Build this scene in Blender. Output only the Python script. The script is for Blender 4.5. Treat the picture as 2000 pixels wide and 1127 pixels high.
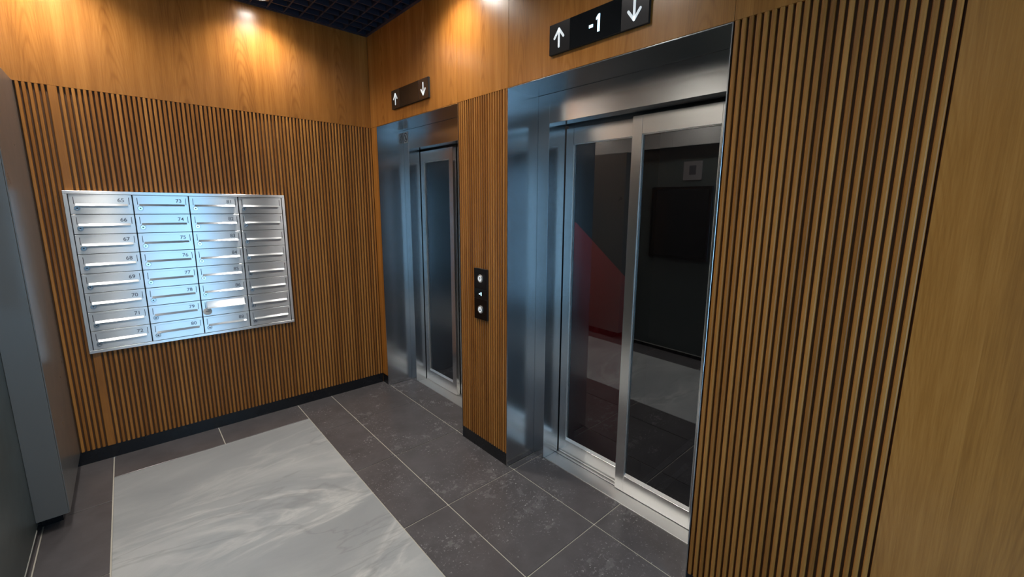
import bpy, bmesh, math, random
from mathutils import Matrix, Vector
random.seed(7)
for o in list(bpy.data.objects): bpy.data.objects.remove(o)
scene = bpy.context.scene
C = scene.collection

# ------------------------------------------------------------------ camera
FPX, CX, CY = 832.64, 1030.59, 546.96
RIGHT = Vector((0.73066349, -0.68264426, 0.0112997))
UP = Vector((0.1082896, 0.13221632, 0.98528788))
FWD = Vector((0.67409512, 0.71869024, -0.17052891))
CAM = Vector((-1.50628, -3.44759, 1.53728))
cd = bpy.data.cameras.new('camera')
cd.sensor_fit = 'HORIZONTAL'; cd.sensor_width = 36.0
cd.lens = 36.0 * FPX / 2000.0
cd.shift_x = (1000.0 - CX) / 2000.0
cd.shift_y = (CY - 563.5) / 2000.0
cd.clip_start = 0.02
cam = bpy.data.objects.new('camera', cd); C.objects.link(cam)
cam.matrix_world = Matrix(((RIGHT.x, UP.x, -FWD.x, CAM.x), (RIGHT.y, UP.y, -FWD.y, CAM.y),
                           (RIGHT.z, UP.z, -FWD.z, CAM.z), (0, 0, 0, 1)))
scene.camera = cam

# ------------------------------------------------------------------ world, daylight, exposure
SKY_STRENGTH = 4.5
LAMP_WATTS = 62.0
w = bpy.data.worlds.new('world'); scene.world = w; w.use_nodes = True
bg = w.node_tree.nodes['Background']
bg.inputs['Color'].default_value = (0.36, 0.68, 1.0, 1)
bg.inputs['Strength'].default_value = SKY_STRENGTH
vs = scene.view_settings
vs.view_transform = 'Standard'; vs.look = 'None'; vs.gamma = 1.0; vs.use_curve_mapping = False
vs.exposure = 0.22

# ------------------------------------------------------------------ sizes (metres)
ZF, ZC, ZB = 2.135, 2.805, 0.083        # top of the fluting, ceiling grid, skirting
XL = -1.957                              # left wall panel
XU = -1.90                               # left upper panel and metal column face
YE = -5.0                                # end of the lobby behind the camera
P1, P2 = (-0.105, -1.218), (-1.678, -2.797)   # the two lift openings on the wall X = 0
SMOOTH = -3.345                          # where the fluted panel stops
PITCH = 0.022

# ------------------------------------------------------------------ node helpers
def new_mat(name):
    m = bpy.data.materials.new(name); m.use_nodes = True
    nt = m.node_tree; b = nt.nodes['Principled BSDF']
    return m, nt, b
def N(nt, t, **kw):
    n = nt.nodes.new(t)
    for k, v in kw.items(): setattr(n, k, v)
    return n
def L(nt, a, b): nt.links.new(a, b)
def math_(nt, op, a, b=None):
    n = N(nt, 'ShaderNodeMath', operation=op)
    for i, v in enumerate((a, b)):
        if v is None: continue
        if isinstance(v, (int, float)): n.inputs[i].default_value = v
        else: L(nt, v, n.inputs[i])
    return n.outputs[0]
def ramp(nt, fac, stops, interp='LINEAR'):
    r = N(nt, 'ShaderNodeValToRGB'); r.color_ramp.interpolation = interp
    el = r.color_ramp.elements
    while len(el) > 1: el.remove(el[-1])
    el[0].position = stops[0][0]; el[0].color = stops[0][1]
    for p, c in stops[1:]:
        e = el.new(p); e.color = c
    L(nt, fac, r.inputs[0]); return r.outputs[0]
def g(v): return (v, v, v, 1)
def mix(nt, fac, a, b, mode='MIX'):
    n = N(nt, 'ShaderNodeMix', data_type='RGBA', blend_type=mode)
    for s, v in ((n.inputs[0], fac), (n.inputs[6], a), (n.inputs[7], b)):
        if isinstance(v, (int, float)): s.default_value = v
        elif isinstance(v, tuple): s.default_value = v
        else: L(nt, v, s)
    return n.outputs[2]
def noise(nt, vec, scale, detail=4, rough=.55, dist=0.0):
    n = N(nt, 'ShaderNodeTexNoise'); n.inputs['Scale'].default_value = scale
    n.inputs['Detail'].default_value = detail; n.inputs['Roughness'].default_value = rough
    n.inputs['Distortion'].default_value = dist
    L(nt, vec, n.inputs['Vector']); return n.outputs['Fac']
def comb(nt, x, y, z):
    n = N(nt, 'ShaderNodeCombineXYZ')
    for i, v in enumerate((x, y, z)):
        if isinstance(v, (int, float)): n.inputs[i].default_value = v
        else: L(nt, v, n.inputs[i])
    return n.outputs[0]
def world_xyz(nt):
    geo = N(nt, 'ShaderNodeNewGeometry'); s = N(nt, 'ShaderNodeSeparateXYZ')
    L(nt, geo.outputs['Position'], s.inputs[0]); return geo, s.outputs
def bump(nt, b, h, strength, dist=.002):
    n = N(nt, 'ShaderNodeBump'); n.inputs['Strength'].default_value = strength
    n.inputs['Distance'].default_value = dist
    L(nt, h, n.inputs['Height']); L(nt, n.outputs[0], b.inputs['Normal'])

def wood(name, light, mid, dark, rough=.34, slat=False, leaf=.31):
    m, nt, b = new_mat(name)
    geo, p = world_xyz(nt)
    h = math_(nt, 'ADD', p[0], p[1])                      # distance along either wall
    lf = math_(nt, 'FLOOR', math_(nt, 'DIVIDE', math_(nt, 'ADD', h, .07), leaf))
    wn = N(nt, 'ShaderNodeTexWhiteNoise', noise_dimensions='1D'); L(nt, lf, wn.inputs['W'])
    rnd = wn.outputs['Value']
    if slat:
        oi = N(nt, 'ShaderNodeObjectInfo'); rnd = oi.outputs['Random']
    off = math_(nt, 'MULTIPLY', rnd, 37.0)
    # long pores, soft figure and cathedral arches
    fine = noise(nt, comb(nt, math_(nt, 'MULTIPLY', h, 260), off, math_(nt, 'MULTIPLY', p[2], 7)), 1.0, 5, .65)
    mid_n = noise(nt, comb(nt, math_(nt, 'MULTIPLY', h, 28), off, math_(nt, 'MULTIPLY', p[2], 1.3)), 1.0, 3, .5)
    soft = noise(nt, comb(nt, math_(nt, 'MULTIPLY', h, 5), off, math_(nt, 'MULTIPLY', p[2], .9)), 1.0, 2, .5)
    hl = math_(nt, 'SUBTRACT', math_(nt, 'FRACT', math_(nt, 'DIVIDE', math_(nt, 'ADD', h, .07), leaf)), .5)
    arch = math_(nt, 'ADD', math_(nt, 'MULTIPLY', math_(nt, 'MULTIPLY', hl, hl), 34.0),
                 math_(nt, 'ADD', math_(nt, 'MULTIPLY', p[2], 3.2), math_(nt, 'MULTIPLY', soft, 3.0)))
    wave = math_(nt, 'ABSOLUTE', math_(nt, 'SINE', math_(nt, 'MULTIPLY', math_(nt, 'ADD', arch, off), 9.0)))
    cath = math_(nt, 'POWER', wave, 6.0)
    core = math_(nt, 'SUBTRACT', 1.0, math_(nt, 'MINIMUM', math_(nt, 'MULTIPLY', math_(nt, 'ABSOLUTE', hl), 3.3), 1.0))
    cath = math_(nt, 'MULTIPLY', math_(nt, 'MULTIPLY', cath, core), math_(nt, 'MULTIPLY', math_(nt, 'ADD', .3, fine), .55 if not slat else 0.0))
    t = math_(nt, 'ADD', math_(nt, 'MULTIPLY', fine, .40), math_(nt, 'MULTIPLY', mid_n, .38))
    t = math_(nt, 'ADD', t, math_(nt, 'MULTIPLY', soft, .22))
    t = math_(nt, 'SUBTRACT', t, math_(nt, 'MULTIPLY', cath, .22))
    t = math_(nt, 'ADD', t, math_(nt, 'MULTIPLY', math_(nt, 'SUBTRACT', rnd, .5), .26 if slat else .12))
    col = ramp(nt, t, [(.28, dark), (.5, mid), (.72, light)])
    L(nt, col, b.inputs['Base Color'])
    b.inputs['Roughness'].default_value = rough
    b.inputs['Specular IOR Level'].default_value = .7 if not slat else .4
    bump(nt, b, fine, .12, .001)
    return m

def plain(name, col, rough=.5, metal=0.0, spec=.5, emis=None, es=0.0):
    m, nt, b = new_mat(name)
    b.inputs['Base Color'].default_value = (*col, 1); b.inputs['Roughness'].default_value = rough
    b.inputs['Metallic'].default_value = metal; b.inputs['Specular IOR Level'].default_value = spec
    # a trace of uneven gloss so nothing is perfectly uniform
    geo, p = world_xyz(nt)
    n = noise(nt, geo.outputs['Position'], 9.0, 3)
    L(nt, math_(nt, 'ADD', math_(nt, 'MULTIPLY', math_(nt, 'SUBTRACT', n, .5), .12), rough), b.inputs['Roughness'])
    if emis:
        b.inputs['Emission Color'].default_value = (*emis, 1); b.inputs['Emission Strength'].default_value = es
    return m

def brushed(name, col, rough, aniso, grain='H', var=.10, streak=.0):
    """brushed metal; grain H = horizontal brushing (reflections stretch vertically)"""
    m, nt, b = new_mat(name)
    geo, p = world_xyz(nt)
    h = math_(nt, 'ADD', p[0], p[1])
    if grain == 'H': v = comb(nt, math_(nt, 'MULTIPLY', h, 12), 0.0, math_(nt, 'MULTIPLY', p[2], 900))
    else: v = comb(nt, math_(nt, 'MULTIPLY', h, 900), 0.0, math_(nt, 'MULTIPLY', p[2], 12))
    f = noise(nt, v, 1.0, 3, .6)
    s = noise(nt, geo.outputs['Position'], 3.0, 3)
    L(nt, mix(nt, f, tuple(c * (1 - var) for c in col) + (1,), tuple(min(1, c * (1 + var)) for c in col) + (1,)), b.inputs['Base Color'])
    b.inputs['Metallic'].default_value = 1.0
    r = math_(nt, 'ADD', rough, math_(nt, 'ADD', math_(nt, 'MULTIPLY', math_(nt, 'SUBTRACT', f, .5), .03), math_(nt, 'MULTIPLY', math_(nt, 'SUBTRACT', s, .5), .06)))
    L(nt, r, b.inputs['Roughness'])
    b.inputs['Anisotropic'].default_value = aniso
    tg = (0, 0, 1) if grain == 'H' else (.02, 1, 0) if grain == 'F' else (1, 1, 0)
    L(nt, comb(nt, *[float(q) for q in tg]), b.inputs['Tangent'])
    return m

# ------------------------------------------------------------------ materials
M = {}
M['veneer'] = wood('oak veneer', (.56, .240, .054, 1), (.42, .164, .030, 1), (.25, .088, .014, 1), .27)
M['slat'] = wood('oak slat', (.52, .225, .052, 1), (.39, .152, .030, 1), (.25, .088, .015, 1), .36, slat=True)
M['groove'] = plain('dark stained backing', (.105, .042, .011), .6)
M['steel'] = brushed('brushed stainless', (.60, .61, .62), .21, .35, 'V', .02)
M['door_steel'] = brushed('door stainless', (.76, .76, .75), .25, .3, 'V', .02)
M['box_steel'] = brushed('mailbox stainless', (.78, .80, .82), .30, .98, 'H', .04)
M['chrome'] = plain('lock chrome', (.75, .76, .78), .16, 1.0)
M['taggrey'] = plain('grey tag print', (.25, .26, .27), .5)
M['alu'] = brushed('sill aluminium', (.90, .90, .89), .42, .2, 'F', .06)
M['black'] = plain('black skirting', (.012, .012, .014), .28)
M['blackgap'] = plain('black gap', (.01, .01, .01), .7)
M['gridblack'] = plain('black ceiling grid', (.028, .032, .055), .45)
M['plenum'] = plain('black plenum', (.006, .006, .010), .8)
M['colmetal'] = plain('grey coated steel', (.20, .20, .195), .30, 0.35)
M['wallgreen'] = plain('dark grey green panel', (.055, .068, .066), .35)
M['trimlight'] = plain('pale edge strip', (.55, .55, .50), .4)
M['glossblack'] = plain('black gloss panel', (.010, .011, .012), .12)
M['satinblack'] = brushed('satin black metal', (.075, .075, .08), .32, .75, 'V', .1)
M['white'] = plain('white print', (.80, .82, .84), .4)
M['arrow'] = plain('backlit arrow', (.8, .84, .86), .4, emis=(.85, .95, 1.0), es=.35)
M['digit'] = plain('lit digit', (.6, .8, 1.0), .4, emis=(.45, .80, 1.0), es=3.2)
M['lamp'] = plain('downlight diffuser', (.9, .9, .9), .4, emis=(1.0, .95, .86), es=40)
M['shaftglow'] = plain('lamp globe', (.9, .9, .9), .4, emis=(1, .94, .86), es=6)  # glowing globe of the lamp added in the shaft
M['lamptrim'] = plain('downlight ring', (.05, .05, .055), .35)
M['engrave'] = plain('engraved dark number', (.16, .18, .21), .5)
M['paper'] = plain('white card', (.78, .78, .76), .5)
M['ink'] = plain('dark ink', (.05, .05, .06), .5)
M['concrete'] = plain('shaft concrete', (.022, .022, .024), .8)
M['red'] = plain('red shaft panel', (.70, .05, .06), .5)
M['shaftsteel'] = plain('galvanised shaft steel', (.30, .30, .31), .45, .6)
M['grout'] = plain('pale grout', (.52, .49, .42), .8)
M['frieze'] = plain('pale grey frieze', (.42, .41, .39), .6)
M['plaster'] = plain('grey lobby wall', (.10, .11, .11), .6)

def mat_glass():
    m, nt, b = new_mat('tinted glass'); nt.nodes.remove(b)
    out = nt.nodes['Material Output']
    tr = N(nt, 'ShaderNodeBsdfTransparent'); tr.inputs[0].default_value = (.66, .66, .68, 1)
    gl = N(nt, 'ShaderNodeBsdfGlossy'); gl.inputs['Roughness'].default_value = .015; gl.inputs['Color'].default_value = (.9, .92, .95, 1)
    fr = N(nt, 'ShaderNodeFresnel'); fr.inputs['IOR'].default_value = 2.5
    mx = N(nt, 'ShaderNodeMixShader'); L(nt, math_(nt, 'MULTIPLY', fr.outputs[0], math_(nt, 'SUBTRACT', 1.0, N(nt, 'ShaderNodeNewGeometry').outputs['Backfacing'])), mx.inputs[0]); L(nt, tr.outputs[0], mx.inputs[1]); L(nt, gl.outputs[0], mx.inputs[2])
    L(nt, mx.outputs[0], out.inputs[0]); return m
M['glass'] = mat_glass()
def mat_clear():
    m, nt, b = new_mat('window glass'); nt.nodes.remove(b)
    out = nt.nodes['Material Output']
    tr = N(nt, 'ShaderNodeBsdfTransparent'); tr.inputs[0].default_value = (.95, .97, .98, 1)
    gl = N(nt, 'ShaderNodeBsdfGlossy'); gl.inputs['Roughness'].default_value = .0
    fr = N(nt, 'ShaderNodeFresnel'); fr.inputs['IOR'].default_value = 1.3
    mx = N(nt, 'ShaderNodeMixShader'); L(nt, math_(nt, 'MULTIPLY', fr.outputs[0], math_(nt, 'SUBTRACT', 1.0, N(nt, 'ShaderNodeNewGeometry').outputs['Backfacing'])), mx.inputs[0]); L(nt, tr.outputs[0], mx.inputs[1]); L(nt, gl.outputs[0], mx.inputs[2])
    L(nt, mx.outputs[0], out.inputs[0]); return m
M['clear'] = mat_clear()

def mat_tile():
    m, nt, b = new_mat('dark porcelain tile')
    geo, p = world_xyz(nt); pos = geo.outputs['Position']
    oi = N(nt, 'ShaderNodeObjectInfo')
    cl = noise(nt, pos, 5.0, 5, .6)
    col = ramp(nt, cl, [(.3, (.084, .077, .080, 1)), (.7, (.118, .109, .113, 1))])
    col = mix(nt, math_(nt, 'MULTIPLY', oi.outputs['Random'], .10), col, (.10, .092, .09, 1))
    # dried plaster scuffs trodden along the lift doors
    pat = ramp(nt, noise(nt, pos, 3.3, 3, .5), [(.42, g(0)), (.66, g(1))])
    speck = ramp(nt, noise(nt, pos, 75, 5, .75), [(.595, g(0)), (.665, g(1))])
    haze = ramp(nt, noise(nt, pos, 14, 6, .7), [(.46, g(0)), (.8, g(.55))])
    inx = N(nt, 'ShaderNodeMapRange', interpolation_type='SMOOTHSTEP')
    L(nt, p[0], inx.inputs[0]); inx.inputs[1].default_value = -.95; inx.inputs[2].default_value = -.45
    d = math_(nt, 'MULTIPLY', math_(nt, 'MULTIPLY', pat, speck), inx.outputs[0])
    hz = math_(nt, 'MULTIPLY', math_(nt, 'MULTIPLY', haze, math_(nt, 'ADD', .25, pat)), inx.outputs[0])
    col = mix(nt, math_(nt, 'MULTIPLY', hz, .30), col, (.42, .41, .42, 1))
    col = mix(nt, math_(nt, 'MULTIPLY', d, .95), col, (.74, .73, .72, 1))
    L(nt, col, b.inputs['Base Color'])
    L(nt, math_(nt, 'ADD', .23, math_(nt, 'ADD', math_(nt, 'MULTIPLY', hz, .25), math_(nt, 'MULTIPLY', d, .3))), b.inputs['Roughness'])
    bump(nt, b, noise(nt, pos, 120, 3), .03, .001)
    return m
M['tile'] = mat_tile()

def mat_marble():
    m, nt, b = new_mat('grey marble slab')
    geo, p = world_xyz(nt)
    mp = N(nt, 'ShaderNodeMapping'); L(nt, geo.outputs['Position'], mp.inputs['Vector'])
    mp.inputs['Rotation'].default_value = (0, 0, math.radians(-17)); mp.inputs['Scale'].default_value = (.75, 1.9, 1)
    v = mp.outputs[0]
    base = noise(nt, v, 1.3, 8, .60, .7)
    col = ramp(nt, base, [(.28, (.29, .305, .315, 1)), (.45, (.35, .365, .372, 1)), (.6, (.435, .447, .447, 1)), (.78, (.55, .55, .54, 1))])
    ve = noise(nt, v, 1.15, 5, .55, 1.4)
    vein = math_(nt, 'ABSOLUTE', math_(nt, 'SUBTRACT', ve, .5))
    vein = ramp(nt, vein, [(0.0, g(1)), (.012, g(.65)), (.05, g(0))])
    gate = ramp(nt, noise(nt, v, .9, 2), [(.42, g(0)), (.6, g(1))])
    col = mix(nt, math_(nt, 'MULTIPLY', math_(nt, 'MULTIPLY', vein, gate), .6), col, (.70, .69, .66, 1))
    ve2 = noise(nt, v, .95, 5, .55, .8)
    dv = math_(nt, 'ABSOLUTE', math_(nt, 'SUBTRACT', ve2, .53))
    dv = ramp(nt, dv, [(0.0, g(1)), (.004, g(.7)), (.016, g(0))])
    col = mix(nt, math_(nt, 'MULTIPLY', dv, .38), col, (.22, .22, .22, 1))
    L(nt, col, b.inputs['Base Color']); b.inputs['Roughness'].default_value = .30
    return m
M['marble'] = mat_marble()

# ------------------------------------------------------------------ object helpers
def link(name, mesh, mat, parent=None, loc=(0, 0, 0), rot=None):
    o = bpy.data.objects.new(name, mesh); C.objects.link(o)
    if mat is not None and not mesh.materials: mesh.materials.append(M[mat])
    loc = Vector(loc)
    if parent is not None:
        q = parent
        while q is not None: loc = loc - q.location; q = q.parent
        o.parent = parent
    o.location = loc
    if rot: o.rotation_euler = rot
    return o
def tag(o, label=None, cat=None, group=None, kind=None):
    if label: o['label'] = label
    if cat: o['category'] = cat
    if group: o['group'] = group
    if kind: o['kind'] = kind
    return o
def empty(name, loc, label, cat, group=None):
    o = bpy.data.objects.new(name, None); C.objects.link(o); o.location = loc
    o.empty_display_size = .05
    return tag(o, label, cat, group)
def box_mesh(name, sx, sy, sz, bev=0.0, seg=1):
    bm = bmesh.new(); bmesh.ops.create_cube(bm, size=1.0)
    for v in bm.verts: v.co = Vector((v.co.x * sx, v.co.y * sy, v.co.z * sz))
    if bev > 0:
        bmesh.ops.bevel(bm, geom=bm.edges[:] , offset=bev, segments=seg, affect='EDGES', profile=.5)
    me = bpy.data.meshes.new(name); bm.to_mesh(me); bm.free(); return me
def box(name, lo, hi, mat, parent=None, bev=0.0, seg=1):
    lo, hi = [min(a, b) for a, b in zip(lo, hi)], [max(a, b) for a, b in zip(lo, hi)]
    c = [(a + b) / 2 for a, b in zip(lo, hi)]
    return link(name, box_mesh(name, *[b - a for a, b in zip(lo, hi)], bev, seg), mat, parent, c)
def struct(o): return tag(o, kind='structure')
def prism(name, prof, lo, hi, axis, mat, parent=None, loc=(0, 0, 0), smooth=False):
    """closed profile extruded along axis; prof points are the two other axes in xyz order"""
    n = len(prof); vs_, fs = [], []
    for e in (lo, hi):
        for a, b_ in prof:
            q = [a, b_]; q.insert(axis, e); vs_.append(q)
    for i in range(n): fs.append((i, (i + 1) % n, n + (i + 1) % n, n + i))
    fs.append(tuple(range(n))[::-1]); fs.append(tuple(range(n, 2 * n)))
    me = bpy.data.meshes.new(name); me.from_pydata(vs_, [], fs)
    bm = bmesh.new(); bm.from_mesh(me); bmesh.ops.recalc_face_normals(bm, faces=bm.faces[:]); bm.to_mesh(me); bm.free()
    return link(name, me, mat, parent, loc)
def lathe_mesh(name, prof, axis, n=24, caps=True):
    """prof: (radius, distance along axis)"""
    vs_, fs = [], []
    for r, d in prof:
        for k in range(n):
            a = 2 * math.pi * k / n; q = [r * math.cos(a), r * math.sin(a)]; q.insert(axis, d); vs_.append(q)
    for i in range(len(prof) - 1):
        for k in range(n):
            fs.append((i * n + k, i * n + (k + 1) % n, (i + 1) * n + (k + 1) % n, (i + 1) * n + k))
    if caps: fs.append(tuple(range(n))); fs.append(tuple(range((len(prof) - 1) * n, len(prof) * n)))
    me = bpy.data.meshes.new(name); me.from_pydata(vs_, [], fs)
    bm = bmesh.new(); bm.from_mesh(me); bmesh.ops.recalc_face_normals(bm, faces=bm.faces[:]); bm.to_mesh(me); bm.free()
    return me
def text_mesh(body, size, mat, extrude=.0004):
    cu = bpy.data.curves.new('lettering', 'FONT'); cu.body = body; cu.size = size; cu.extrude = extrude; cu.offset = size * .012
    cu.align_x = 'CENTER'; cu.align_y = 'CENTER'
    ob = bpy.data.objects.new('lettering', cu); C.objects.link(ob)
    dg = bpy.context.evaluated_depsgraph_get()
    me = bpy.data.meshes.new_from_object(ob.evaluated_get(dg))
    bpy.data.objects.remove(ob); bpy.data.curves.remove(cu)
    me.materials.clear(); me.materials.append(M[mat]); return me
def wall_poly(name, polys, x, y, z, t, mat, parent):
    """flat polygons on the lift wall: u runs to -Y, v up; t thick towards the room"""
    vs_, fs = [], []
    for pts in polys:
        b0 = len(vs_); n = len(pts)
        for d in (0, -t):
            for u, v in pts: vs_.append((d, -u, v))
        for i in range(n): fs.append((b0 + i, b0 + (i + 1) % n, b0 + n + (i + 1) % n, b0 + n + i))
        fs.append(tuple(range(b0, b0 + n))); fs.append(tuple(range(b0 + n, b0 + 2 * n)))
    me = bpy.data.meshes.new(name); me.from_pydata(vs_, [], fs)
    bm = bmesh.new(); bm.from_mesh(me); bmesh.ops.recalc_face_normals(bm, faces=bm.faces[:]); bm.to_mesh(me); bm.free()
    return link(name, me, mat, parent, (x, y, z))
def stroke(a, b, w_):
    a, b = Vector(a), Vector(b); d = (b - a).normalized(); n = Vector((-d.y, d.x)) * w_ / 2
    pts = []
    base = math.atan2(d.y, d.x)
    for k in range(7):
        an = base - math.pi / 2 + math.pi * k / 6; pts.append(tuple(b + Vector((math.cos(an), math.sin(an))) * w_ / 2))
    for k in range(7):
        an = base + math.pi / 2 + math.pi * k / 6; pts.append(tuple(a + Vector((math.cos(an), math.sin(an))) * w_ / 2))
    return pts

# ================================================================== FLOOR
floor = struct(box('floor', (-2.1, YE - .1, -.06), (.235, .06, -.004), 'grout'))
GW = .0028
def tile(x0, x1, y0, y1, mat, name, bev=.0015):
    o = box(name, (x0 + GW, y1 + GW, -.012), (x1 - GW, y0 - GW, 0.0), mat, floor, bev)
    return o
YC = [-.523 - .5995 * i for i in range(8)]
XA, XB, XM0, XM1, YM = -.437, .0165, -1.7127, -.6865, -.268
def rows(x0, x1, ys, y_start):
    a = y_start
    for yb in ys + [YE]:
        if yb < YE: break
        tile(x0, x1, a, yb, 'tile', 'floor_tile'); a = yb
rows(XM1, XA, YC, .012); rows(XA, XB, YC, .012)
rows(-1.952, XM0, YC, .012)
rows(-2.06, -1.952, YC, .012)
for a, b_ in ((XM0, -1.190), (-1.190, XM1)): tile(a, b_, .012, YM, 'tile', 'floor_tile')
for a, b_ in ((YM, -2.35), (-2.35, -4.43), (-4.43, YE)): tile(XM0, XM1, a, b_, 'marble', 'marble_slab', .001)
for (ya, yb) in (P1, P2):                                   # cut tiles in the two recesses
    cuts = [ya - .001] + [y for y in YC if yb < y < ya] + [yb + .001]
    for i in range(len(cuts) - 1): tile(XB, .236, cuts[i], cuts[i + 1], 'tile', 'floor_tile')
for (ya, yb) in ((.012, P1[0]), (P1[1], P2[0]), (P2[1], YE)):   # ribbon reaching the skirting
    tile(XB - .0022, XB + .01, ya, yb, 'tile', 'floor_tile', 0)

# ================================================================== WALLS
SD, SW = .0125, .0138     # slat depth, width
def slat_mesh(wd):
    h = wd / 2; c = .0035
    pr = [(-h, 0), (-h, -SD + c), (-h + c * .35, -SD + c * .35), (-h + c, -SD), (h - c, -SD), (h - c * .35, -SD + c * .35), (h, -SD + c), (h, 0)]
    n = len(pr); z0, z1 = ZB, ZF - .0006; vs_ = [(a, b, z) for z in (z0, z1) for a, b in pr]
    fs = [(i, (i + 1) % n, n + (i + 1) % n, n + i) for i in range(n)] + [tuple(range(n))[::-1], tuple(range(n, 2 * n))]
    me = bpy.data.meshes.new('slat'); me.from_pydata(vs_, [], fs)
    bm = bmesh.new(); bm.from_mesh(me); bmesh.ops.recalc_face_normals(bm, faces=bm.faces[:]); bm.to_mesh(me); bm.free()
    me.materials.append(M['slat']); return me
SL, SLW = slat_mesh(SW), slat_mesh(SW + PITCH)

# --- wall with the mailboxes (plane Y = 0, slat faces flush with it)
wb = struct(box('wall_back', (-2.1, SD, 0), (.20, .12, 2.98), 'groove'))
k = 0
x = -1.835
i = 0
while x < -.006:
    wide = i in (5,)
    if wide:
        link('slat', SLW, None, wb, (x + PITCH / 2, SD, 0)); x += 2 * PITCH; i += 2
    else:
        link('slat', SL, None, wb, (x, SD, 0)); x += PITCH; i += 1
box('veneer_panel', (XU - .1, 0, ZF), (-.0015, SD, ZC + .06), 'veneer', wb)
struct(box('baseboard_back', (-1.99, .006, 0), (.0, SD - .0005, ZB), 'black'))

# --- lift wall (plane X = 0)
we = struct(box('wall_right', (SD, YE - .02, ZF), (.20, SD, 2.98), 'groove'))
def pier(y0, y1, z1=ZF):
    return box('pier', (SD, y1, 0), (.20, y0, z1), 'groove', we)
pier(SD, P1[0] + .0045); pier(P1[1] - .0045, P2[0] + .0045); pier(P2[1] - .0045, YE - .02)
box('edge_board', (0, P1[0] + .0042, ZB), (SD, -.0015, ZF - .0012), 'veneer', we, .0008)
for a, b_ in ((0.0, P1[1]), (P1[1], P2[0] - .004), (P2[0] - .004, P2[1] - .006), (P2[1] - .006, -4.0), (-4.0, YE)):
    box('veneer_panel', (0, b_ + .0008, ZF), (SD, a - .0008, ZC + .06), 'veneer', we, .0006)
for (ya, yb) in ((P1[1], P2[0]), (P2[1], SMOOTH)):
    ya -= .0042
    yb += .0042 if yb > SMOOTH + .01 else 0
    n = round((ya - yb) / PITCH); st = (ya - yb) / n
    for j in range(n):
        link('slat', SL, None, we, (SD, ya - (j + .5) * st, 0), (0, 0, -math.pi / 2))
for a, b_ in ((SMOOTH, -4.2), (-4.2, YE)):
    box('veneer_panel', (0, b_ + .0008, ZB), (SD, a - .002, ZF - .0015), 'veneer', we, .0008)
bi = 0
for (ya, yb) in ((0.0, P1[0] + .0015), (P1[1] - .0015, P2[0] + .0015), (P2[1] - .0015, YE)):
    bi += 1
    struct(box('baseboard_right_%d' % bi, (.006, yb, 0), (SD - .0005, ya, ZB), 'black'))

# --- left side: recessed dark panel, wood frieze, skirting
wl = struct(box('wall_left', (-2.10, -4.30, .05), (XL, .012, ZF + .01), 'wallgreen', None, .002))
box('edge_strip', (XL - .012, -4.30, .042), (XL + .001, -.66, .0498), 'trimlight', wl)
struct(box('baseboard_left', (-2.08, YE, 0), (-1.986, -.0, .041), 'black'))
wl2 = struct(box('wall_left_end', (-2.10, YE, .05), (XL, -4.95, ZF + .01), 'wallgreen'))
fr = struct(box('trim_1', (-2.10, YE, ZF + .012), (XU - .012, .012, 2.98), 'groove'))
for a, b_ in ((0.0, -1.2), (-1.2, -2.4), (-2.4, -3.6), (-3.6, YE)):
    box('frieze_panel', (XU - .012, b_ + .0008, ZF), (XU, a - .0008, ZC + .06), 'frieze', fr, .0006)

# --- daylight: glazed entrance in the left wall and a glazed door in the end wall
def glazed(name, lo, hi, ax, bars):
    """frame of mullions with one pane per field; ax = the thin axis"""
    fr_ = bpy.data.objects.new(name, None); C.objects.link(fr_); fr_['kind'] = 'structure'
    h = 1 - ax
    def bx(n, a0, a1, z0, z1, t0, t1, m):
        l, u = [0, 0, z0], [0, 0, z1]; l[h], u[h] = a0, a1; l[ax], u[ax] = t0, t1
        return box(n, l, u, m, fr_, .002 if n != 'pane' else 0)
    t0, t1 = lo[ax], hi[ax]; a0, a1 = lo[h], hi[h]; z0, z1 = lo[2], hi[2]
    bx('frame_bar', a0, a1, z0, z0 + .06, t0, t1, 'satinblack'); bx('frame_bar', a0, a1, z1 - .06, z1, t0, t1, 'satinblack')
    st = [a0] + bars + [a1 - .05]
    for s in st: bx('frame_bar', s, s + .05, z0 + .06, z1 - .06, t0, t1, 'satinblack')
    for i in range(len(st) - 1):
        tm = (t0 + t1) / 2
        bx('pane', st[i] + .05, st[i + 1], z0 + .06, z1 - .06, tm - .003, tm + .003, 'clear')
    return fr_
glazed('window_1', (-2.05, -4.95, .042), (-1.99, -4.30, ZF), 0, [-4.64])
we2 = struct(box('wall_end', (-2.1, YE - .12, ZF + .01), (.2, YE, 2.98), 'plaster'))
box('wall_field', (-2.1, YE - .12, 0), (-1.42, YE, ZF + .01), 'plaster', we2)
box('wall_field', (-.45, YE - .12, 0), (.2, YE, ZF + .01), 'plaster', we2)
glazed('door_1', (-1.42, YE - .08, 0), (-.45, YE - .02, ZF), 1, [-.96])
for nm, loc, rot, sx, sy in (('daylight_portal_left', (-2.12, -4.625, 1.09), (0, math.radians(-90), 0), 2.1, .65),
                             ('daylight_portal_end', (-.935, YE - .13, 1.07), (math.radians(90), 0, 0), .97, 2.13)):
    ld = bpy.data.lights.new(nm, 'AREA'); ld.shape = 'RECTANGLE'; ld.size = sx; ld.size_y = sy; ld.cycles.is_portal = True
    lo_ = bpy.data.objects.new(nm, ld); C.objects.link(lo_); lo_.location = loc; lo_.rotation_euler = rot

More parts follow.
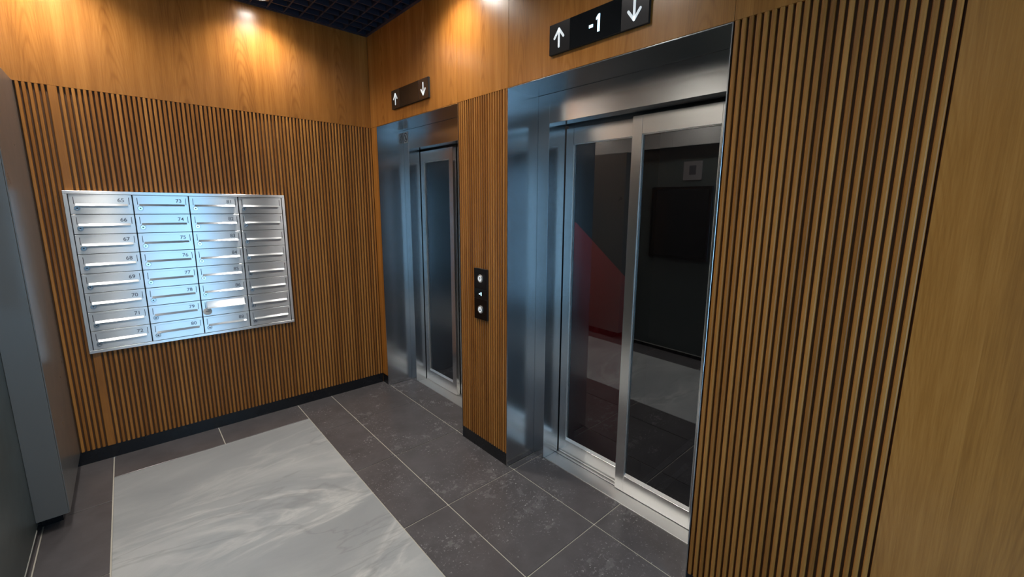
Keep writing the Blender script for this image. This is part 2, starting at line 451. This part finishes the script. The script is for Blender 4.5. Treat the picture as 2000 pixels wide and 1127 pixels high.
# ================================================================== CEILING
ceil = struct(box('ceiling', (-2.1, YE - .1, 2.93), (.2, .12, 2.98), 'plenum'))
GP = .0985; GH = .045
bw = .009
blx = box_mesh('grid_blade_long', bw, -YE + .0, GH); blx.materials.append(M['gridblack'])
bly = box_mesh('grid_blade_cross', -XU, bw, GH); bly.materials.append(M['gridblack'])
xx = -.085
while xx > XU + .02:
    link('grid_blade', blx, None, ceil, (xx, YE / 2, ZC + GH / 2)); xx -= GP
yy = -.03
while yy > YE + .02:
    link('grid_blade', bly, None, ceil, (XU / 2, yy, ZC + GH / 2 + .0005)); yy -= GP
struct(box('trim_2', (XU, -.020, ZC - .003), (0, -.0008, ZC + .02), 'gridblack'))
struct(box('trim_3', (-.022, YE, ZC - .003), (-.0008, -.0205, ZC + .02), 'gridblack'))

def downlight(x, y, label, power=1.0):
    e = empty('downlight', (x, y, ZC - .004), label, 'ceiling light', 'recessed downlights in the black grid')
    link('trim_ring', lathe_mesh('ring', [(.046, -.004), (.062, -.004), (.064, 0), (.060, .006), (.058, .05), (.046, .05), (.044, .006), (.046, -.004)], 2, 28, False), 'lamptrim', e, (x, y, ZC - .004))
    link('diffuser', lathe_mesh('diffuser', [(.043, .0), (.0435, .004), (.0435, .03)], 2, 28), 'lamp', e, (x, y, ZC - .0065))
    ld = bpy.data.lights.new('downlight_beam', 'SPOT'); ld.energy = LAMP_WATTS * power; ld.spot_size = math.radians(142); ld.spot_blend = .9
    ld.shadow_soft_size = .055; ld.color = (1.0, .95, .88)
    lo_ = bpy.data.objects.new('downlight_beam', ld); C.objects.link(lo_); lo_.parent = e; lo_.location = (0, 0, -.012)
    return e
downlight(-.755, -.18, 'small round downlight at the top edge, near the mailbox wall corner', .72)
downlight(-1.70, -.22, 'round downlight above the metal column at far left', .68)
downlight(-.21, -1.27, 'round downlight in front of the wall between the two lifts', .7)
downlight(-1.63, -1.60, 'round downlight above the middle of the marble inlay')
downlight(-.70, -2.10, 'round downlight in front of the nearer lift', .6)
downlight(-1.45, -2.95, 'round downlight just before the camera position', .4)
downlight(-.60, -4.10, 'round downlight nearest the glazed end door', .3)

# ================================================================== METAL COLUMN (left)
mc = empty('metal_column', (-1.92, -.33, 0), 'grey coated steel column casing at the left, beside the fluted wall', 'column')
BX0, BX1, BY0, BY1 = XL + .0005, -1.848, -.655, -.001
box('side_panel', (BX1 - .004, BY0 + .002, ZB - .003), (BX1, BY1, ZF - .0015), 'colmetal', mc, .0006)
box('front_panel', (BX0, BY0, ZB - .003), (BX1 - .0045, BY0 + .02, ZF - .0015), 'colmetal', mc, .0008)
box('core', (BX0, BY0 + .0205, ZB), (BX1 - .0045, BY1, ZF - .004), 'blackgap', mc)
box('plinth', (-1.955, BY0 + .10, 0), (-1.885, BY1, ZB - .001), 'black', mc)

# ================================================================== LIFT ENTRANCES
def lift(ya, yb, front_left, label):
    """ya left edge, yb right edge of the opening in the wood wall"""
    e = empty('elevator_entrance', (.12, (ya + yb) / 2, 0), label, 'elevator', 'glazed lift entrances')
    XR, XD = .220, .318          # frame face, front door face
    ZS, ZH = 2.130, 1.978        # soffit, header underside
    FW = .086
    box('jamb', (-.0006, ya, 0), (XR + .001, ya + .004, ZS + .004), 'steel', e, .0008)
    box('jamb', (-.0006, yb - .004, 0), (XR + .001, yb, ZS + .004), 'steel', e, .0008)
    box('soffit', (.0, yb + .0005, ZS), (XR + .001, ya - .0005, ZS + .004), 'steel', e, .0006)
    box('frame_stile', (XR, ya - FW, 0.0), (XD - .004 if front_left else XD + .032, ya - .0008, ZS - .0008), 'steel', e, .0008)
    box('frame_stile', (XR, yb + .0008, 0.0), (XD + .032 if front_left else XD - .004, yb + FW, ZS - .0008), 'steel', e, .0008)
    box('frame_header', (XR, yb + FW + .0006, ZH), (XD - .02, ya - FW - .0006, ZS - .0008), 'steel', e, .0008)
    box('light_block', (XR + .0015, yb - .004, ZS - .0006), (XD - .02, ya + .004, ZS + .08), 'blackgap', e)  # unseen black block, stops shaft lamp light leaking over the header
    a, b_ = ya - FW, yb + FW
    box('track_light_block', (XD - .019, b_, ZH + .006), (XD + .09, a, ZH + .12), 'blackgap', e)  # door track, extended behind the header to stop light leaking through
    box('track_cover', (XD + .0465, b_ + .01, ZH - .028), (XD + .0485, a - .01, ZH + .02), 'door_steel', e)
    box('track_light_block', (XD + .070, b_, ZH - .06), (XD + .09, a, ZH - .0035), 'blackgap', e)  # black strip added behind the leaves to block light from the shaft
    # sill: three aluminium strips with two guide grooves
    box('sill_base', (.236, b_, -.03), (XD + .11, a, -.009), 'blackgap', e)
    for s0, s1 in ((.236, XD + .010), (XD + .017, XD + .052), (XD + .059, XD + .11)):
        box('sill_strip', (s0, b_ + .0005, -.009), (s1, a - .0005, .0025), 'alu', e, .0008)
    mid = (a + b_) / 2
    def leaf(y0, y1, xf):
        """door leaf between y0 (left) and y1 (right), face at xf"""
        zt, zb = ZH - .012, .006
        st, tr, br = .054, .086, .094
        T = .030
        bmf = bmesh.new()
        for lo, hi in (((xf, y0 - st, zb), (xf + T, y0, zt)), ((xf, y1, zb), (xf + T, y1 + st, zt)),
                       ((xf + .0002, y1 + st, zt - tr), (xf + T, y0 - st, zt)), ((xf + .0002, y1 + st, zb), (xf + T, y0 - st, zb + br))):
            me_ = box_mesh('bar', *[b - a for a, b in zip(lo, hi)], .0008)
            me_.transform(Matrix.Translation([(a + b) / 2 - q for a, b, q in zip(lo, hi, (xf, (y0 + y1) / 2, 0))]))
            bmf.from_mesh(me_); bpy.data.meshes.remove(me_)
        mf = bpy.data.meshes.new('door_panel'); bmf.to_mesh(mf); bmf.free()
        dp = link('door_panel', mf, 'door_steel', e, (xf, (y0 + y1) / 2, 0))
        box('glass_pane', (xf + .012, y1 + st - .01, zb + br - .01), (xf + .016, y0 - st + .01, zt - tr + .01), 'glass', dp)
        zz0, zz1 = zb + br, zt - tr
        q0, q1 = y0 - st, y1 + st
        # glazing beads: sloped bottom bead catches the light
        for (c0, c1) in (((q0 - .004, zz0 + .012), (q0 - .0003, zz1)), ((q1 + .0003, zz0 + .012), (q1 + .004, zz1))):
            box('glazing_bead', (xf + .004, c0[0], c0[1]), (xf + .0118, c1[0], c1[1]), 'alu', dp)
        bm_ = [(xf + .001, zz0 + .0002), (xf + .0118, zz0 + .0002), (xf + .0118, zz0 + .015)]
        me_o = prism('glazing_bead', [(p_[0], p_[1]) for p_ in bm_], q1 + .0003, q0 - .0003, 1, 'alu', dp)
        box('glazing_bead', (xf + .004, q1 + .0003, zz1 - .004), (xf + .0118, q0 - .0003, zz1 - .0002), 'alu', dp)
    if front_left:
        leaf(a - .007, mid - .012, XD); leaf(mid + .02, b_ + .004, XD + .036)
    else:
        leaf(mid + .012, b_ + .004, XD); leaf(a - .006, mid - .02, XD + .036)
    return e
lift(*P1, True, 'narrow looking far lift with steel surround beside the mailbox wall')
lift(*P2, False, 'near lift with two tall glass doors and steel surround')

# --- shafts behind the glass
for i, (ya, yb) in enumerate((P1, P2)):
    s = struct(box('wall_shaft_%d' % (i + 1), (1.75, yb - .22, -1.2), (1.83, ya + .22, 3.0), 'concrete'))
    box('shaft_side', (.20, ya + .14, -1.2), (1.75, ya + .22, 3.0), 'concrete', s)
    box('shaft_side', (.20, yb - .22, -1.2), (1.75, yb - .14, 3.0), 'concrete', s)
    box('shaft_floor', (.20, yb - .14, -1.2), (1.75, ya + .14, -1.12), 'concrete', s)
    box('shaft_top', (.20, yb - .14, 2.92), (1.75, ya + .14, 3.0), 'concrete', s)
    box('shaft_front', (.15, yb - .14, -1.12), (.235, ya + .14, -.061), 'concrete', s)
sg = empty('shaft_guard', (1.0, -1.545, -1.1), 'dark red guard panel behind the near lift glass, top cut along the shadow line', 'panel')
prism('sheet', [(.66, -1.10), (.66, 1.45), (.72, 1.43), (1.36, .975), (1.36, -1.10)], -1.550, -1.541, 1, 'red', sg)  # sloped top shapes the shadow boundary on the red wall into the sheet
sl = empty('added_shaft_lamp', (.26, -2.45, 2.40), 'added unseen bulkhead lamp above the doors inside the near lift shaft', 'lamp')  # added out of view so the red panel is lit
box('lamp_base', (.2005, -2.53, 2.34), (.215, -2.37, 2.46), 'shaftsteel', sl, .004)
link('lamp_globe', lathe_mesh('lamp_globe', [(.05, 0), (.048, .03), (.036, .052), (.015, .062)], 0, 20), 'shaftglow', sl, (.2155, -2.45, 2.40))
sld = bpy.data.lights.new('added_shaft_light', 'POINT'); sld.energy = 15; sld.shadow_soft_size = .03; sld.color = (1, .93, .85)
slo = bpy.data.objects.new('added_shaft_light', sld); C.objects.link(slo); slo.parent = sl; slo.location = (.06, 0, 0)
sr = empty('guide_bracket', (1.0, -2.2, -.3), 'grey steel rails slanting behind the lower corner of the near lift glass', 'bracket')
def bar(p, q, wdt, hgt, mat, parent, name='rail'):
    p, q = Vector(p), Vector(q); d = q - p
    o = link(name, box_mesh(name, d.length, wdt, hgt, .002), mat, parent, (p + q) / 2)
    o.rotation_euler = d.to_track_quat('X', 'Z').to_euler(); return o
bar((.80, -2.04, -.36), (.80, -2.42, .17), .06, .03, 'shaftsteel', sr)
bar((.80, -2.14, -.40), (.80, -2.40, .0), .05, .03, 'shaftsteel', sr)

# --- pictogram sticker on the far lift frame
st_ = empty('warning_sticker', (.2195, -.148, 2.030), 'white square pictogram sticker on the far lift frame', 'sticker')
sx_, sy_, sz_ = .2192, -.148, 2.073
box('sheet', (sx_ - .0004, sy_ - .037, sz_ - .042), (sx_, sy_ + .037, sz_ + .042), 'paper', st_)
ring = []
for k in range(24):
    a0, a1 = 2 * math.pi * k / 24, 2 * math.pi * (k + 1) / 24
    ring.append([(.026 * math.cos(a0), .030 * math.sin(a0)), (.031 * math.cos(a0), .036 * math.sin(a0)), (.031 * math.cos(a1), .036 * math.sin(a1)), (.026 * math.cos(a1), .030 * math.sin(a1))])
wall_poly('ring', ring, sx_ - .0004, sy_, sz_, .0003, 'ink', st_)
wall_poly('figure', [stroke((0, .012), (.0, .0125), .011), stroke((.0, -.003), (.004, -.016), .012), stroke((-.002, .002), (.010, -.004), .006)], sx_ - .0004, sy_, sz_, .0003, 'ink', st_)
wall_poly('slash', [stroke((-.020, .021), (.020, -.021), .0055)], sx_ - .0004, sy_, sz_, .0004, 'ink', st_)

# ================================================================== FLOOR INDICATORS
ARUP = [stroke((0, -.036), (0, .032), .0105), stroke((-.0265, .002), (0, .036), .0105), stroke((.0265, .002), (0, .036), .0105)]
ARDN = [[(u, -v) for u, v in p_[::-1]] for p_ in ARUP]
def indicator(ya, digits, label):
    yb = ya - .510; z0, z1 = 2.2125, 2.338
    e = empty('floor_indicator', (-.005, (ya + yb) / 2, z0), label, 'lift display', 'floor indicators above the lifts')
    box('housing', (-.0105, yb, z0), (-.0003, ya, z1), 'blackgap', e, .001)
    wa = .122
    box('arrow_plate', (-.0145, ya - wa, z0), (-.0107, ya, z1), 'satinblack', e, .0006)
    box('screen', (-.0145, yb + wa + .001, z0), (-.0107, ya - wa - .001, z1), 'glossblack', e, .0006)
    box('arrow_plate', (-.0145, yb, z0), (-.0107, yb + wa, z1), 'satinblack', e, .0006)
    zc = (z0 + z1) / 2
    tag(wall_poly('arrow', ARUP, -.0146, ya - wa / 2 + .002, zc, .0012, 'arrow', e), 'white up arrow')
    tag(wall_poly('arrow', ARDN, -.0146, yb + wa / 2 + .002, zc, .0012, 'arrow', e), 'white down arrow')
    if digits:
        ym = (ya + yb) / 2 - .008
        tag(wall_poly('digit', [[(-.034, -.008), (-.014, -.008), (-.014, .003), (-.034, .003)]], -.0146, ym, zc, .0006, 'digit', e), 'lit minus sign')
        tag(wall_poly('digit', [[(.010, -.032), (.021, -.032), (.021, .034), (.013, .034), (.002, .022), (.002, .014), (.010, .018)]], -.0146, ym, zc, .0006, 'digit', e), 'lit figure 1')
    return e
indicator(-.405, False, 'black indicator with white arrows and blank screen above the far lift')
indicator(-1.983, True, 'black indicator showing -1 between arrows above the near lift')

# ================================================================== CALL PANEL
cp = empty('call_panel', (-.006, -1.4475, .865), 'black call panel with two lit buttons on the fluted wall between lifts', 'call panel')
cy0, cy1 = -1.385, -1.510
box('housing', (-.010, cy1, .865), (-.0003, cy0, 1.172), 'blackgap', cp, .001)
for a, b_, mt in ((.865, .9905, 'satinblack'), (.9915, 1.0515, 'glossblack'), (1.0525, 1.172, 'satinblack')):
    box('plate', (-.0135, cy1, a), (-.0102, cy0, b_), mt, cp, .0005)
for zz, up in ((1.113, True), (.926, False)):
    bt = link('button', lathe_mesh('button', [(.024, .0), (.024, -.003), (.021, -.0045), (.0175, -.0045), (.017, -.0025)], 0, 28), 'alu', cp, (-.0137, -1.4475, zz))
    link('button_cap', lathe_mesh('button_cap', [(.0168, .0), (.0168, -.0030), (.0155, -.0038)], 0, 24), 'arrow', bt, (-.0139, -1.4475, zz))
    sh = [[(u * .26, v * .26 * (1 if up else -1)) for u, v in (p_ if up else p_[::-1])] for p_ in ARUP]
    wall_poly('button_arrow', sh, -.0178, -1.4475, zz, .0006, 'ink', bt)
tag(wall_poly('digit', [[(-.014, -.004), (-.003, -.004), (-.003, .002), (-.014, .002)], [(.004, -.010), (.010, -.010), (.010, .010), (.003, .010), (.003, .005), (.004, .005)]], -.0137, -1.4475, 1.021, .0006, 'digit', cp), 'tiny lit floor number')

# ================================================================== MAILBOXES
MX0, MX1, MZ0, MZ1 = -1.741, -.6675, .670, 1.594
mb = empty('mailbox_bank', ((MX0 + MX1) / 2, -.01, MZ0), 'wall-mounted bank of 32 brushed steel mailboxes on the fluted wood', 'mailboxes')
FY = -.022
box('carcass', (MX0 + .012, -.006, MZ0 + .012), (MX1 - .012, -.0004, MZ1 - .012), 'blackgap', mb)
bwid = .0175
for lo, hi in (((MX0, FY, MZ1 - bwid), (MX1, -.0005, MZ1)), ((MX0, FY, MZ0), (MX1, -.0005, MZ0 + bwid)),
               ((MX0, FY, MZ0 + bwid + .0002), (MX0 + bwid, -.0005, MZ1 - bwid - .0002)), ((MX1 - bwid, FY, MZ0 + bwid + .0002), (MX1, -.0005, MZ1 - bwid - .0002))):
    box('frame_bar', lo, hi, 'box_steel', mb, .0012)
GX = (MX1 - MX0 - 2 * bwid) / 4; GZ = (MZ1 - MZ0 - 2 * bwid) / 8
dm = box_mesh('mailbox_door', GX - .005, .012, GZ - .0028, .0010); dm.materials.append(M['box_steel'])
FWD_ = GX - .050; FHT = .050
def flap_mesh():
    h = FWD_ / 2
    pr = [(0, 0), (-.0025, 0), (-.0025, -FHT + .011), (-.0135, -FHT), (-.0125, -FHT - .0015), (0, -FHT + .006)]
    n = len(pr); vs_ = [(s, a, b) for s in (-h, h) for a, b in pr]
    fs = [(i, (i + 1) % n, n + (i + 1) % n, n + i) for i in range(n)] + [tuple(range(n)), tuple(range(n, 2 * n))]
    me = bpy.data.meshes.new('flap'); me.from_pydata(vs_, [], fs)
    bm = bmesh.new(); bm.from_mesh(me); bmesh.ops.recalc_face_normals(bm, faces=bm.faces[:]); bm.to_mesh(me); bm.free()
    me.materials.append(M['box_steel']); return me
fm = flap_mesh()
sm = box_mesh('slot', .0028, .0012, .040); sm.materials.append(M['ink'])
lm = lathe_mesh('lock', [(.0130, .0), (.0130, -.003), (.0112, -.0055), (.0070, -.0055), (.0062, -.0030)], 1, 20); lm.materials.append(M['chrome'])
km = box_mesh('keyhole', .0064, .0012, .0064, .0004); km.materials.append(M['ink'])
DF = FY + .003            # door face
for c in range(4):
    for r in range(8):
        num = 65 + c * 8 + r
        cx = MX0 + bwid + (c + .5) * GX; zt = MZ1 - bwid - r * GZ; cz = zt - GZ / 2
        d = link('mailbox_door', dm, None, mb, (cx, DF + .006, cz))
        fx = cx + .002; fz = zt - .0135
        if num == 87:
            f = link('flap', fm, None, d, (fx, DF - .0004, fz), (math.radians(-24), 0, 0))
            tag(f, 'bent flap standing out and catching the light')
        else:
            f = link('flap', fm, None, d, (fx, DF - .0002, fz))
        for s in (-1, 1):
            link('slot', sm, None, d, (fx + s * (FWD_ / 2 + .007), DF - .0004, zt - .036))
        if num != 87:
            lk = link('lock', lm, None, d, (cx - GX / 2 + .030, DF - .0002, zt - .0775))
            km_o = link('keyhole', km, None, d, (cx - GX / 2 + .030, DF - .0038, zt - .0775))
        if c < 3 and num != 87:
            t = text_mesh(str(num), .030, 'engrave')
            link('number', t, None, d, (cx + GX / 2 - .050, DF - .0030, zt - .033), (math.radians(90), 0, 0))
# round tag over the lock of the box with the bent flap
tx_, tz_ = MX0 + bwid + 2 * GX + .028, MZ1 - bwid - 6 * GZ - .078
tg = empty('lock_tag', (tx_, DF - .006, tz_ - .022), 'round white tag hung over the lock of the bent-flap mailbox', 'tag')
link('disc', lathe_mesh('disc', [(.0235, .0), (.0235, -.0025), (.0222, -.0032)], 1, 28), 'paper', tg, (tx_, DF - .0045, tz_))
box('printed_strip', (tx_ - .011, DF - .0081, tz_ - .001), (tx_ + .011, DF - .0078, tz_ + .004), 'taggrey', tg)

# ================================================================== LEFT WALL FITTINGS (seen mirrored in the lift glass)
nb = empty('notice_screen', (XL + .02, -1.30, 1.0), 'black glossy framed screen on the left wall, mirrored in near lift glass', 'screen')
box('frame', (XL + .0006, -1.63, 1.02), (XL + .03, -.985, 1.75), 'satinblack', nb, .003)
box('glass', (XL + .0305, -1.60, 1.05), (XL + .033, -1.015, 1.72), 'glossblack', nb)
sn = empty('wall_sign', (XL + .003, -1.40, 1.81), 'small pale sign plate above the black screen, mirrored in lift glass', 'sign')
box('plate', (XL + .0006, -1.50, 1.81), (XL + .006, -1.31, 1.99), 'shaftsteel', sn, .001)
box('pictogram', (XL + .0062, -1.44, 1.86), (XL + .0068, -1.37, 1.95), 'ink', sn)

bpy.context.view_layer.update()
